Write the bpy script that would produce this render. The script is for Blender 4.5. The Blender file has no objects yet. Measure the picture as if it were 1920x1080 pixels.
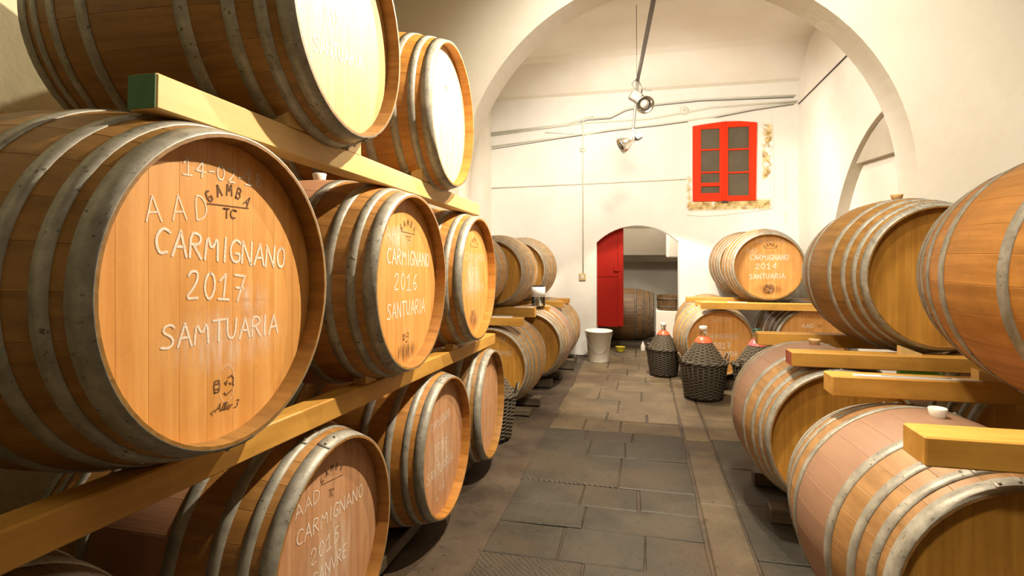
import bpy, bmesh, math, random
from math import pi, sin, cos, sqrt, radians as R
random.seed(7)
S = bpy.context.scene
C = S.collection
ZC = 1.66                      # eye height; heights below are given relative to the eye unless noted

# ------------------------------------------------------------------ camera, world, lamps, exposure
cd = bpy.data.cameras.new('camera'); cam = bpy.data.objects.new('camera', cd); C.objects.link(cam)
cam.location = (0, 0, ZC); cam.rotation_euler = (pi/2, 0, R(13.2))
cd.sensor_width = 36; cd.lens = 1037/1920*36; cd.shift_y = -60/1920; cd.clip_start = .05
S.camera = cam
W = bpy.data.worlds.new('world'); S.world = W; W.use_nodes = True
W.node_tree.nodes['Background'].inputs[0].default_value = (1, .86, .66, 1)
W.node_tree.nodes['Background'].inputs[1].default_value = .15
S.view_settings.view_transform = 'Standard'; S.view_settings.look = 'None'
S.view_settings.gamma = 1; S.view_settings.use_curve_mapping = False
S.view_settings.exposure = 0.0
WARM = (1, .86, .66)
def spot(name, loc, target, power, angle, blend=.3, rad=.04, col=WARM):
    l = bpy.data.lights.new(name, 'SPOT'); l.energy = power; l.spot_size = R(angle); l.spot_blend = blend
    l.shadow_soft_size = rad; l.color = col
    o = bpy.data.objects.new(name, l); C.objects.link(o); o.location = (loc[0], loc[1], loc[2]+ZC)
    from mathutils import Vector
    d = Vector(target)-Vector(loc); o.rotation_euler = d.to_track_quat('-Z', 'Y').to_euler()
    return o
def point(name, loc, power, rad=.08, col=WARM):
    l = bpy.data.lights.new(name, 'POINT'); l.energy = power; l.shadow_soft_size = rad; l.color = col
    o = bpy.data.objects.new(name, l); C.objects.link(o); o.location = (loc[0], loc[1], loc[2]+ZC); return o
def area(name, loc, rot, sx, sy, power, col=WARM):
    l = bpy.data.lights.new(name, 'AREA'); l.shape = 'RECTANGLE'; l.size = sx; l.size_y = sy; l.energy = power; l.color = col
    o = bpy.data.objects.new(name, l); C.objects.link(o); o.location = (loc[0], loc[1], loc[2]+ZC); o.rotation_euler = rot; return o
spot('left_rack_lamp', (.30, 2.75, 1.95), (-1.2, 1.9, -.1), 620, 128, .5, .025)
spot('arch_lamp', (.20, 4.15, 2.05), (-1.3, 3.2, .2), 330, 112, .4, .025)
spot('right_rack_lamp', (.30, 2.0, 2.1), (1.9, 2.5, -.2), 105, 112, .6, .05)
spot('right_front_fill', (-.5, -.7, 2.2), (1.7, 3.0, -.3), 260, 62, .6, .15)  # added fill from behind the camera for the right rack's heads and beams
spot('arch_wall_fill', (.45, 2.7, 2.6), (.7, 5.0, 1.1), 470, 112, .5, .2, (1, .90, .74))  # added fill that lifts the front of the arch wall
spot('far_aisle_lamp', (0.0, 6.9, 1.75), (.2, 8.1, -1.66), 430, 82, .12, .03)
spot('far_room_fill', (-.2, 6.3, 2.0), (.2, 9.3, 0.25), 410, 122, .35, .4, (1, .92, .81))  # added soft fill for the end wall, apart from the hanging lamps
spot('far_side_fill', (-.5, 6.2, 1.9), (2.35, 7.2, .7), 300, 88, .6, .3, (1, .92, .81))  # added fill that brightens the far room's right wall
area('entrance_fill', (.6, .2, 3.0), (R(10), 0, 0), 1.6, .8, 26)  # added soft ambient fill, out of view overhead
point('inner_store_fill', (-.3, 9.95, .55), 45, .1, (1, .92, .80))  # added fill that brightens the store room just inside the doorway

# ------------------------------------------------------------------ materials
def mat(name): 
    m = bpy.data.materials.new(name); m.use_nodes = True
    return m, m.node_tree.nodes, m.node_tree.links, m.node_tree.nodes['Principled BSDF']
def rgb(c): return (c[0], c[1], c[2], 1)
def mixc(N, L, fac, a, b, blend='MIX'):
    n = N.new('ShaderNodeMix'); n.data_type = 'RGBA'; n.blend_type = blend
    for v, i in ((fac, 0), (a, 6), (b, 7)):
        if hasattr(v, 'links') or hasattr(v, 'is_linked'): L.new(v, n.inputs[i])
        elif isinstance(v, (int, float)): n.inputs[i].default_value = v
        else: n.inputs[i].default_value = rgb(v)
    return n.outputs[2]
def ramp(N, L, src, p0, p1):
    n = N.new('ShaderNodeMapRange'); L.new(src, n.inputs[0]); n.inputs[1].default_value = p0; n.inputs[2].default_value = p1
    n.interpolation_type = 'SMOOTHSTEP'; return n.outputs[0]
def math_(N, L, op, a, b=None):
    n = N.new('ShaderNodeMath'); n.operation = op
    for i, v in enumerate((a, b)):
        if v is None: continue
        if isinstance(v, (int, float)): n.inputs[i].default_value = v
        else: L.new(v, n.inputs[i])
    return n.outputs[0]
def coords(N, L, scale, rnd=True):
    t = N.new('ShaderNodeTexCoord'); v = t.outputs['Object']
    if rnd:
        oi = N.new('ShaderNodeObjectInfo'); a = N.new('ShaderNodeVectorMath'); a.operation = 'MULTIPLY_ADD'
        comb = N.new('ShaderNodeCombineXYZ')
        for i, k in enumerate((7.3, 3.1, 5.7)):
            L.new(math_(N, L, 'MULTIPLY', oi.outputs['Random'], k*10), comb.inputs[i])
        a.inputs[1].default_value = (1, 1, 1); L.new(v, a.inputs[0]); L.new(comb.outputs[0], a.inputs[2]); v = a.outputs[0]
    m = N.new('ShaderNodeMapping'); m.inputs['Scale'].default_value = scale; L.new(v, m.inputs[0])
    return m.outputs[0]
def noise(N, L, vec, scale, detail=4, rough=.55):
    n = N.new('ShaderNodeTexNoise'); L.new(vec, n.inputs['Vector']); n.inputs['Scale'].default_value = scale
    n.inputs['Detail'].default_value = detail; n.inputs['Roughness'].default_value = rough
    return n.outputs[0]
def bump(N, L, B, h, strength=.3, dist=.01):
    n = N.new('ShaderNodeBump'); n.inputs['Strength'].default_value = strength; n.inputs['Distance'].default_value = dist
    L.new(h, n.inputs['Height']); L.new(n.outputs[0], B.inputs['Normal'])

def wood(name, dark, light, axis=0, rough=.55, var=.035, stain=None, grain=26, band=.17, dirt=.3):
    m, N, L, B = mat(name)
    sc = [grain]*3; sc[axis] = 1.6
    g = noise(N, L, coords(N, L, sc), 1.0, 5, .6)
    g2 = noise(N, L, coords(N, L, [2.5]*3), 1.5, 4)
    col = mixc(N, L, ramp(N, L, g, .3, .7), dark, light)
    g3 = noise(N, L, coords(N, L, [9]*3), 1.0, 6, .7)
    col = mixc(N, L, math_(N, L, 'MULTIPLY', ramp(N, L, g2, .45, .75), dirt), col, [c*.55 for c in dark])
    col = mixc(N, L, math_(N, L, 'MULTIPLY', ramp(N, L, g3, .54, .72), dirt*1.2), col, [c*.5 for c in dark])
    col = mixc(N, L, math_(N, L, 'MULTIPLY', ramp(N, L, g3, .48, .30), .25), col, [min(1, c*1.25) for c in light])
    oi = N.new('ShaderNodeObjectInfo')
    hsv = N.new('ShaderNodeHueSaturation'); L.new(col, hsv.inputs['Color'])
    L.new(math_(N, L, 'ADD', math_(N, L, 'MULTIPLY', oi.outputs['Random'], 2*var), 1-var), hsv.inputs['Value'])
    col = hsv.outputs[0]
    if stain:
        t = N.new('ShaderNodeTexCoord'); s = N.new('ShaderNodeSeparateXYZ'); L.new(t.outputs['Object'], s.inputs[0])
        d = math_(N, L, 'ABSOLUTE', s.outputs[0])
        nn = noise(N, L, coords(N, L, [5]*3), 1.2, 4)
        d = math_(N, L, 'ADD', d, math_(N, L, 'MULTIPLY', nn, .05))
        f = ramp(N, L, d, band+.05, band-.0)
        col = mixc(N, L, math_(N, L, 'MULTIPLY', f, .8), col, mixc(N, L, nn, [c*.75 for c in stain], stain))
    L.new(col, B.inputs['Base Color'])
    B.inputs['Roughness'].default_value = rough
    bump(N, L, B, g, .25, .004)
    return m
M = {}
M['side'] = wood('barrel_side_oak', (.205, .095, .014), (.325, .16, .030))
M['side_orange'] = wood('barrel_side_orange_oak', (.34, .14, .018), (.50, .225, .042))
M['side_pale'] = wood('barrel_side_pale_oak', (.40, .22, .07), (.54, .32, .12))
M['side_stained'] = wood('barrel_side_wine_stained', (.26, .135, .045), (.37, .20, .07), stain=(.32, .185, .125), band=.16)
M['side_pinktop'] = wood('barrel_side_pink_band', (.27, .12, .022), (.42, .20, .045), stain=(.48, .24, .14), band=.15)
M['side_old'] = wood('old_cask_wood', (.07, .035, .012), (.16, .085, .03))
M['head'] = wood('barrel_head_oak', (.60, .265, .055), (.72, .365, .105), axis=2, var=.03, dirt=.12)
M['head_pink'] = wood('barrel_head_pinkish', (.43, .205, .09), (.60, .33, .17), axis=2, var=.03, dirt=.2)
M['head_gold'] = wood('barrel_head_golden', (.44, .205, .028), (.60, .30, .048), axis=2, var=.03, dirt=.2)
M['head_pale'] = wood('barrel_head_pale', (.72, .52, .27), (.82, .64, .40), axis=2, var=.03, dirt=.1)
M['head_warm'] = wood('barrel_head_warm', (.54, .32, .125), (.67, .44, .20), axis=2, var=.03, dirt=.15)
M['head_old'] = wood('old_cask_head', (.08, .04, .014), (.15, .08, .03), axis=2)
M['beam'] = wood('beam_pine', (.48, .235, .034), (.63, .335, .062), axis=0, grain=14, var=.06, dirt=.3)
M['beam_pale'] = wood('beam_pale_pine', (.66, .43, .15), (.78, .54, .22), axis=0, grain=14, var=.04, dirt=.1)
M['bearer'] = wood('dark_bearer_wood', (.05, .035, .02), (.13, .10, .06), axis=0, grain=16)
def plain(name, col, rough=.5, metal=0, noise_amt=.12, scale=20, bmp=0, spec=None):
    m, N, L, B = mat(name)
    n = noise(N, L, coords(N, L, [1]*3), scale, 4)
    c = mixc(N, L, n, [x*(1-noise_amt) for x in col], [min(1, x*(1+noise_amt)) for x in col])
    L.new(c, B.inputs['Base Color']); B.inputs['Roughness'].default_value = rough; B.inputs['Metallic'].default_value = metal
    if bmp: bump(N, L, B, n, bmp, .01)
    return m
def steel():
    m, N, L, B = mat('galvanised_hoop_steel')
    n1 = noise(N, L, coords(N, L, [1]*3), 14, 6, .7); n2 = noise(N, L, coords(N, L, [1]*3), 60, 3)
    c = mixc(N, L, ramp(N, L, n1, .3, .75), (.23, .215, .175), (.42, .40, .335))
    c = mixc(N, L, ramp(N, L, n2, .62, .72), c, (.10, .085, .06))
    L.new(c, B.inputs['Base Color']); B.inputs['Metallic'].default_value = .2; B.inputs['Roughness'].default_value = .5
    bump(N, L, B, n2, .08, .003); return m
M['steel'] = steel()
def plaster(name, c1, c2, stains=(), bm=.25):
    m, N, L, B = mat(name)
    v = coords(N, L, [1]*3, False)
    n1 = noise(N, L, v, 1.3, 5); n2 = noise(N, L, v, 9, 6, .6)
    col = mixc(N, L, ramp(N, L, n1, .3, .7), c1, c2)
    t = N.new('ShaderNodeTexCoord'); s = N.new('ShaderNodeSeparateXYZ'); L.new(t.outputs['Object'], s.inputs[0])
    for (x0, x1, z0, z1, thr, sc) in stains:       # stains of their own shape on the plaster
        mx = math_(N, L, 'MULTIPLY', ramp(N, L, s.outputs[0], x0, x0+.06), ramp(N, L, s.outputs[0], x1, x1-.06))
        mz = math_(N, L, 'MULTIPLY', ramp(N, L, s.outputs[2], z0, z0+.06), ramp(N, L, s.outputs[2], z1, z1-.06))
        n3 = noise(N, L, v, sc, 6, .65)
        f = math_(N, L, 'MULTIPLY', math_(N, L, 'MULTIPLY', mx, mz), ramp(N, L, n3, thr, thr+.09))
        col = mixc(N, L, f, col, mixc(N, L, ramp(N, L, n2, .3, .65), (.25, .13, .02), (.78, .60, .28)))
    L.new(col, B.inputs['Base Color']); B.inputs['Roughness'].default_value = .9
    bump(N, L, B, n2, bm, .02); return m
M['wall'] = plaster('white_limewash', (.80, .75, .64), (.86, .82, .73))
M['back'] = plaster('white_limewash_stained', (.80, .77, .69), (.87, .85, .79),
    stains=((.70, 1.98, .70+ZC, 0.91+ZC, .34, 6), (1.80, 2.0, 1.15+ZC, 2.08+ZC, .44, 8), (.68, .80, .70+ZC, 1.30+ZC, .44, 8), (2.14, 2.20, .4+ZC, 1.5+ZC, .42, 4)))
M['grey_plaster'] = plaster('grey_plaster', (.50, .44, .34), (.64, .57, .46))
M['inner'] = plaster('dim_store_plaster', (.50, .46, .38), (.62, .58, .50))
M['leftwall'] = plaster('dimmed_limewash', (.50, .47, .31), (.61, .58, .41), bm=.6)  # dim light of the front room put into a yellower, darker wall tone
M['lowbounce'] = plaster('low_bounce_limewash', (.36, .30, .20), (.46, .40, .28))  # unseen entrance walls and ceiling, darkened to cut bounced light
def stone(name, a, b, tool=0):
    m, N, L, B = mat(name)
    v = coords(N, L, [1]*3, False)
    n1 = noise(N, L, v, 2.2, 6, .65); n2 = noise(N, L, v, 22, 5, .7)
    col = mixc(N, L, ramp(N, L, n1, .32, .68), a, b)
    n3 = noise(N, L, v, .9, 5, .6)
    col = mixc(N, L, math_(N, L, 'MULTIPLY', ramp(N, L, n3, .45, .68), .7), col, (.072, .045, .022))
    col = mixc(N, L, math_(N, L, 'MULTIPLY', ramp(N, L, n3, .42, .28), .5), col, (.05, .052, .048))
    col = mixc(N, L, ramp(N, L, n2, .62, .80), col, [min(1, x*1.9) for x in b])
    col = mixc(N, L, ramp(N, L, n2, .42, .30), col, [x*.45 for x in a])
    L.new(col, B.inputs['Base Color'])
    rn = N.new('ShaderNodeMapRange'); L.new(n1, rn.inputs[0]); rn.inputs[3].default_value = .42; rn.inputs[4].default_value = .75
    L.new(rn.outputs[0], B.inputs['Roughness'])
    h = n2
    if tool:
        w = N.new('ShaderNodeTexWave'); L.new(v, w.inputs[0]); w.inputs['Scale'].default_value = 17; w.inputs['Distortion'].default_value = 5; w.inputs['Detail'].default_value = 3; w.inputs['Detail Scale'].default_value = .6
        w.bands_direction = 'DIAGONAL'
        h = math_(N, L, 'ADD', math_(N, L, 'MULTIPLY', w.outputs[1], .8), n2)
        dk = mixc(N, L, math_(N, L, 'MULTIPLY', w.outputs[1], .22), col, [min(1, x*1.5) for x in b]); L.new(dk, B.inputs['Base Color'])
    bump(N, L, B, h, .5, .012); return m
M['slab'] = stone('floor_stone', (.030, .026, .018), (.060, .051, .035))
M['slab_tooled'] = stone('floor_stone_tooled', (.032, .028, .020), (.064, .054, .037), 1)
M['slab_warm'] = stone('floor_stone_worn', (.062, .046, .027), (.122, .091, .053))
M['slab_far'] = stone('floor_stone_dusty_lit', (.105, .074, .040), (.19, .138, .076))  # dusty brown floor, with the far lamp's warm light put into its tone
M['dirt'] = stone('floor_earth', (.040, .028, .019), (.095, .068, .045))
M['red'] = plain('red_paint', (.32, .011, .004), .6)
M['red_window'] = plain('bright_red_paint', (.74, .035, .004), .6)
M['green_paint'] = plain('green_end_paint', (.045, .15, .05), .6, 0, .25)
for q in ('red', 'red_window'): M[q].node_tree.nodes['Principled BSDF'].inputs['Specular IOR Level'].default_value = .15
M['red_end'] = plain('red_end_paint', (.40, .10, .05), .6)
def chalk(name, col, lo, hi, sc=150):
    m, N, L, B = mat(name); n = noise(N, L, coords(N, L, [1]*3), sc, 3, .7); n2 = noise(N, L, coords(N, L, [1]*3), 14, 3)
    B.inputs['Base Color'].default_value = rgb(col); B.inputs['Roughness'].default_value = .95
    r = N.new('ShaderNodeMapRange'); L.new(math_(N, L, 'ADD', n, math_(N, L, 'MULTIPLY', n2, .5)), r.inputs[0])
    r.inputs[1].default_value = .5; r.inputs[2].default_value = 1.0; r.inputs[3].default_value = lo; r.inputs[4].default_value = hi
    L.new(r.outputs[0], B.inputs['Alpha']); return m
M['chalk'] = chalk('chalk', (.90, .82, .70), .45, 1.0)
M['chalk_faint'] = chalk('faint_chalk', (.86, .74, .58), .18, .7)
def smudge(name, col, amt):
    m, N, L, B = mat(name); n = noise(N, L, coords(N, L, [3, 40, 6]), 1.0, 5, .65)
    t = N.new('ShaderNodeTexCoord'); v = N.new('ShaderNodeVectorMath'); v.operation = 'DISTANCE'; v.inputs[1].default_value = (.5, .5, .5)
    mp = N.new('ShaderNodeMapping'); mp.inputs['Scale'].default_value = (0, 1, 1); mp.inputs['Location'].default_value = (.5, 0, 0)
    L.new(t.outputs['Generated'], mp.inputs[0]); L.new(mp.outputs[0], v.inputs[0])
    f = math_(N, L, 'MULTIPLY', ramp(N, L, v.outputs['Value'], .5, .1), ramp(N, L, n, .3, .8))
    B.inputs['Base Color'].default_value = rgb(col); B.inputs['Roughness'].default_value = .95
    L.new(math_(N, L, 'MULTIPLY', f, amt), B.inputs['Alpha']); return m
M['chalk_smudge'] = smudge('chalk_smudge', (.90, .74, .56), .75)
M['mould'] = smudge('mould_stain', (.16, .07, .02), 1.0)
M['brand'] = plain('burned_mark', (.16, .07, .025), .8)
M['white_plastic'] = plain('white_plastic', (.88, .84, .74), .45, 0, .05)
M['silicone'] = plain('white_silicone', (.85, .83, .76), .4, 0, .04)
M['cork'] = plain('cork', (.62, .42, .20), .8)
M['wicker'] = plain('dark_wicker', (.070, .055, .036), .6, 0, .45, 40)
M['wicker_light'] = plain('grey_wicker', (.15, .12, .08), .65, 0, .35, 40)
M['coral'] = plain('coral_plastic', (.90, .13, .05), .35, 0, .06)
M['coral_pink'] = plain('pink_red_plastic', (.88, .12, .12), .35, 0, .06)
M['green_plastic'] = plain('green_plastic', (.20, .62, .06), .35)
M['dark_green'] = plain('dark_green_plastic', (.01, .06, .035), .35)
M['pipe'] = plain('painted_conduit', (.70, .69, .58), .5, 0, .06)
M['cable'] = plain('dark_cable_and_shade', (.06, .05, .04), .6)
M['iron'] = plain('grey_iron', (.11, .092, .07), .5, .3)
M['chrome'] = plain('chrome', (.75, .72, .66), .12, 1, .03)
M['paper'] = plain('white_paper', (.86, .84, .80), .8, 0, .03)
M['ink'] = plain('black_ink', (.03, .03, .03), .7)
M['switch'] = plain('aged_switch_plastic', (.55, .42, .20), .5)
M['dark_liquid'] = plain('dark_wine', (.075, .06, .055), .15)
M['yellow'] = plain('yellow_plastic', (.55, .45, .03), .3)
def glass(name, col, rough=.05):
    m, N, L, B = mat(name); B.inputs['Base Color'].default_value = rgb(col); B.inputs['Transmission Weight'].default_value = 1
    B.inputs['Roughness'].default_value = rough; B.inputs['IOR'].default_value = 1.45; return m
M['glass'] = glass('clear_glass', (.92, .96, .90))
m, N, L, B = mat('window_pane_glass')
nn = noise(N, L, coords(N, L, [1]*3), 5, 5, .7)
L.new(mixc(N, L, nn, (.075, .062, .038), (.16, .135, .095)), B.inputs['Base Color']); B.inputs['Roughness'].default_value = .12
M['pane'] = m

# ------------------------------------------------------------------ helpers
def mesh(name, verts, faces, smooth=None):
    me = bpy.data.meshes.new(name); me.from_pydata(verts, [], faces)
    if smooth is True: me.polygons.foreach_set('use_smooth', [True]*len(faces))
    elif smooth: me.polygons.foreach_set('use_smooth', smooth)
    me.materials.append(None); me.update(); return me
def obj(name, me, m, parent=None, loc=(0, 0, 0), rot=(0, 0, 0), label=None):
    o = bpy.data.objects.new(name, me); C.objects.link(o)
    if not me.materials: me.materials.append(None)
    o.material_slots[0].link = 'OBJECT'; o.material_slots[0].material = m
    if parent: o.parent = parent
    o.location = loc; o.rotation_euler = rot
    if label: o['label'] = label
    return o
def tag(o, label, cat, group=None):
    o['label'] = label; o['category'] = cat
    if group: o['group'] = group
    return o
def thing(name, label, cat, loc=(0, 0, 0), rz=0, group=None):
    o = bpy.data.objects.new(name, None); C.objects.link(o); o.empty_display_size = .1
    o.location = loc; o.rotation_euler = (0, 0, rz); return tag(o, label, cat, group)
def struct(o): o['kind'] = 'structure'; return o
def bm_mesh(bm, name, smooth=False):
    me = bpy.data.meshes.new(name); bmesh.ops.recalc_face_normals(bm, faces=bm.faces)
    if smooth:
        for f in bm.faces: f.smooth = True
    bm.to_mesh(me); bm.free(); me.materials.append(None); return me
def box_me(name, x0, x1, y0, y1, z0, z1, bev=.004, seg=1, jit=0):
    bm = bmesh.new()
    vs = [bm.verts.new((x+random.uniform(-jit, jit), y+random.uniform(-jit, jit), z)) for z in (z0, z1) for (x, y) in ((x0, y0), (x1, y0), (x1, y1), (x0, y1))]
    for f in ((0, 3, 2, 1), (4, 5, 6, 7), (0, 1, 5, 4), (1, 2, 6, 5), (2, 3, 7, 6), (3, 0, 4, 7)): bm.faces.new([vs[i] for i in f])
    if bev: bmesh.ops.bevel(bm, geom=bm.edges[:], offset=bev, segments=seg, affect='EDGES', profile=.5)
    return bm_mesh(bm, name)
def lathe_me(name, prof, n=32, close=True, smooth=True):
    """profile [(r, z)...] revolved about local Z; r==0 makes a pole"""
    V = []; F = []; idx = []
    for (r, z) in prof:
        if r < 1e-6: idx.append([len(V)]*n); V.append((0, 0, z))
        else:
            idx.append(list(range(len(V), len(V)+n)))
            V += [(r*cos(2*pi*k/n), r*sin(2*pi*k/n), z) for k in range(n)]
    for a, b in zip(idx[:-1], idx[1:]):
        for k in range(n):
            q = [a[k], a[(k+1) % n], b[(k+1) % n], b[k]]
            q = [v for i, v in enumerate(q) if v not in q[:i]]
            if len(q) > 2: F.append(q)
    me = mesh(name, V, F, smooth); 
    return me
def tube_data(path, r, n=8, V=None, F=None, closed=False):
    from mathutils import Vector
    V = [] if V is None else V; F = [] if F is None else F
    P = [Vector(p) for p in path]; base = len(V); m = len(P)
    up = Vector((0, 0, 1))
    for i, p in enumerate(P):
        if closed: t = P[(i+1) % m]-P[i-1]
        else: t = (P[min(i+1, m-1)]-P[max(i-1, 0)])
        t.normalize(); a = t.cross(up)
        if a.length < 1e-3: a = t.cross(Vector((1, 0, 0)))
        a.normalize(); b = a.cross(t); up = b.copy() if abs(t.z) > .9 else Vector((0, 0, 1))
        rr = r[i] if isinstance(r, (list, tuple)) else r
        for k in range(n):
            q = p+a*(rr*cos(2*pi*k/n))+b*(rr*sin(2*pi*k/n)); V.append(tuple(q))
    for i in range(m if closed else m-1):
        for k in range(n):
            i2 = (i+1) % m
            F.append((base+i*n+k, base+i*n+(k+1) % n, base+i2*n+(k+1) % n, base+i2*n+k))
    if not closed:
        F.append([base+k for k in range(n)][::-1]); F.append([base+(m-1)*n+k for k in range(n)])
    return V, F
def tube_me(name, path, r, n=8, closed=False):
    V, F = tube_data(path, r, n, closed=closed); return mesh(name, V, F, True)
def loop_wall(name, outer, holes, t, axis='y'):
    """flat polygon (u, v) with holes, extruded by t; axis y: (u, 0..t, v), axis x: (0..t, u, v)"""
    bm = bmesh.new(); rings = []
    for lp in [outer]+holes:
        vs = [bm.verts.new((u, 0, v)) for u, v in lp]; rings.append(vs)
        for a, b in zip(vs, vs[1:]+vs[:1]): bm.edges.new((a, b))
    bmesh.ops.triangle_fill(bm, use_beauty=True, edges=bm.edges[:])
    top = bm.faces[:]; d = bmesh.ops.duplicate(bm, geom=top); mp = d['vert_map']
    for vs in rings:
        for v in vs: mp[v].co.y = t
        for a, b in zip(vs, vs[1:]+vs[:1]): bm.faces.new((a, b, mp[b], mp[a]))
    if axis == 'x':
        for v in bm.verts: v.co = (v.co.y, v.co.x, v.co.z)
    return bm_mesh(bm, name)
def arc(cx, cz, r, a0, a1, n): return [(cx+r*cos(a0+(a1-a0)*i/n), cz+r*sin(a0+(a1-a0)*i/n)) for i in range(n+1)]

# ------------------------------------------------------------------ the room
YA, TA = 5.0, .36                       # arch wall
YB = 9.3                                # end wall
XR = 2.35                               # right wall of the far room
fl = struct(obj('floor', box_me('floor', -3.2, 3.4, -2.6, 13.2, -.12, -.012, 0), M['dirt']))
TOP = 3.45+ZC
aw = loop_wall('arch_wall', [(-3.2, 0), (-1.69, 0), (-1.69, .59+ZC)] + arc(.22, .59+ZC, 1.91, pi, 0, 48)[1:-1] + [(2.13, .59+ZC), (2.13, 0), (3.4, 0), (3.4, TOP), (-3.2, TOP)], [], TA)
struct(obj('wall_arch', aw, M['wall'], loc=(0, YA, 0)))
dx0, dx1, dsp, drs = -.735, .584, .225+ZC, .275
dr = (((dx1-dx0)/2)**2+drs**2)/(2*drs); dcx = (dx0+dx1)/2; dcz = dsp+drs-dr; da = math.asin((dx1-dx0)/2/dr)
darc = arc(dcx, dcz, dr, pi/2+da, pi/2-da, 16)
wx0, wx1, wz0, wz1 = .83, 1.72, .90+ZC, 2.06+ZC
bw = loop_wall('end_wall', [(-3.2, 0), (dx0, 0)]+darc+[(dx1, 0), (3.4, 0), (3.4, TOP), (-3.2, TOP)], [[(wx0, wz0), (wx1, wz0), (wx1, wz1), (wx0, wz1)]], .32)
struct(obj('wall_back', bw, M['back'], loc=(0, YB, 0)))
# right wall of the far room with its arched recess
ny = arc(5.85, -.55+ZC, 2.05, 0, pi*.5, 24)
rw = loop_wall('right_wall', [(YA+TA-.02, 0), (5.7, 0), (5.7, 1.5+ZC), (5.85, 1.5+ZC)]+ny[::-1][1:]+[(7.9, 0), (YB+.02, 0), (YB+.02, TOP), (YA+TA-.02, TOP)], [], .14, 'x')
struct(obj('wall_right', rw, M['wall'], loc=(XR, 0, 0)))
struct(obj('wall_recess', box_me('recess', XR+.13, XR+.25, YA+TA, YB, 0, TOP, 0), M['wall']))
lun = loop_wall('shaded_soffit', [(7.09, 1.06+ZC), (5.7, 1.0+ZC), (5.7, 1.52+ZC), (5.85, 1.51+ZC)]+arc(5.85, -.55+ZC, 2.06, pi/2, pi*.29, 14)[1:], [], .07, 'x')  # flat grey panel standing for the shaded soffit of the recess
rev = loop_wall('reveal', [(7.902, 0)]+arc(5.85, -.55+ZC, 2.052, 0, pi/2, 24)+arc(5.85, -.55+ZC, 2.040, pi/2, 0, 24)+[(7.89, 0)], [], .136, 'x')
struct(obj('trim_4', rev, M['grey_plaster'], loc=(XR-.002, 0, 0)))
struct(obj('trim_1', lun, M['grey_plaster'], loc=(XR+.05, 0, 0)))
struct(obj('wall_left', box_me('left_wall', -2.85, -2.55, -2.6, YA+.1, 0, TOP, 0), M['leftwall']))
struct(obj('wall_far_left', box_me('far_left_wall', -2.85, -2.55, YA+TA-.02, YB+.3, 0, TOP, 0), M['wall']))
struct(obj('wall_entrance_right', box_me('front_right', 3.3, 3.5, -2.6, YA+.1, 0, TOP, 0), M['lowbounce']))
struct(obj('wall_entrance', box_me('front', -3.2, 3.5, -2.8, -2.6, 0, TOP, 0), M['lowbounce']))
struct(obj('ceiling', box_me('ceil', -3.2, 3.5, -2.8, YA+.1, TOP-.02, TOP+.15, 0), M['lowbounce']))
# far room ceiling: cove at the end wall, flat field, rib behind the arch
prof = [(YB+.05, 2.68), (9.2, 2.72), (8.75, 3.10), (8.6, 3.15), (6.95, 3.15), (6.88, 3.05), (5.3, 3.05), (5.3, 3.42), (YB+.05, 3.42)]
fc = loop_wall('far_ceiling', [(y, z+ZC) for y, z in prof], [], 5.6, 'x')
struct(obj('ceiling_vault', fc, M['wall'], loc=(-2.9, 0, 0)))
# store room behind the doorway
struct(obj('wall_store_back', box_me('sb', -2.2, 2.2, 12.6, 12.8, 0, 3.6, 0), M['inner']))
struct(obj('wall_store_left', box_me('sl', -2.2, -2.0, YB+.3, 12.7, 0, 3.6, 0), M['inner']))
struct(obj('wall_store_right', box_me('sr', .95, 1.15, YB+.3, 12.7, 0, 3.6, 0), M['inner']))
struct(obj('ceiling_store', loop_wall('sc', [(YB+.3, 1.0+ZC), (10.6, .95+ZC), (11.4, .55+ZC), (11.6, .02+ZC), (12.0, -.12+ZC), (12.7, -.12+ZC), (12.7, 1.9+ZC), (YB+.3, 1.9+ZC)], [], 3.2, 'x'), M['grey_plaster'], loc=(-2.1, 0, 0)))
struct(obj('trim_2', box_me('sbox', .45, .96, 10.4, 11.0, -.03+ZC, .45+ZC, .02), M['wall']))

# floor slabs, row by row down the aisle
def slab(x0, x1, y0, y1, m, g=.0045):
    h = random.uniform(-.004, .003)
    me = box_me('stone_slab', x0+g, x1-g, y0+g, y1-g, -.06, h, 0, 1, .008)
    bm = bmesh.new(); bm.from_mesh(me)
    ed = [e for e in bm.edges if e.verts[0].co.z > -.03 and e.verts[1].co.z > -.03]
    bmesh.ops.bevel(bm, geom=ed, offset=.006, segments=1, affect='EDGES'); bm.to_mesh(me); bm.free()
    obj('stone_slab', me, m, fl)
rows = [.9, 1.35, 1.8, 2.2, 2.62, 3.0, 3.38, 3.69, 4.03, 4.64, 5.03, 5.31, 5.66, 5.95, 6.47, 7.0, 7.47, 7.85, 8.3, 8.8, 9.3]
cuts = {0: [-.3], 1: [-.1], 2: [-.25, .1], 3: [-.42, -.02], 4: [-.30], 5: [-.45, .02], 6: [-.36], 7: [-.40, -.02], 8: [-.16], 9: [-.44, -.14], 10: [-.5, -.08],
        11: [-.55, -.2], 12: [-.35, .05], 13: [-.25], 14: [-.5, .0], 15: [-.3], 16: [-.45, .05], 17: [-.2], 18: [-.5, -.05], 19: [-.3, .1]}
for i, (a, b) in enumerate(zip(rows[:-1], rows[1:])):
    xs = [-.88+random.uniform(-.015, .015)]+cuts[i]+[.365]
    for j, (u, v) in enumerate(zip(xs[:-1], xs[1:])):
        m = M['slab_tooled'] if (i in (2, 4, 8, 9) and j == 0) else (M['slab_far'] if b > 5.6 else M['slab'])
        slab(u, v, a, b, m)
g = [.9, 2.1, 3.0, 3.9, 4.95]
for a, b in zip(g[:-1], g[1:]): slab(.375, .60, a, b, M['slab_warm'])
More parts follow.
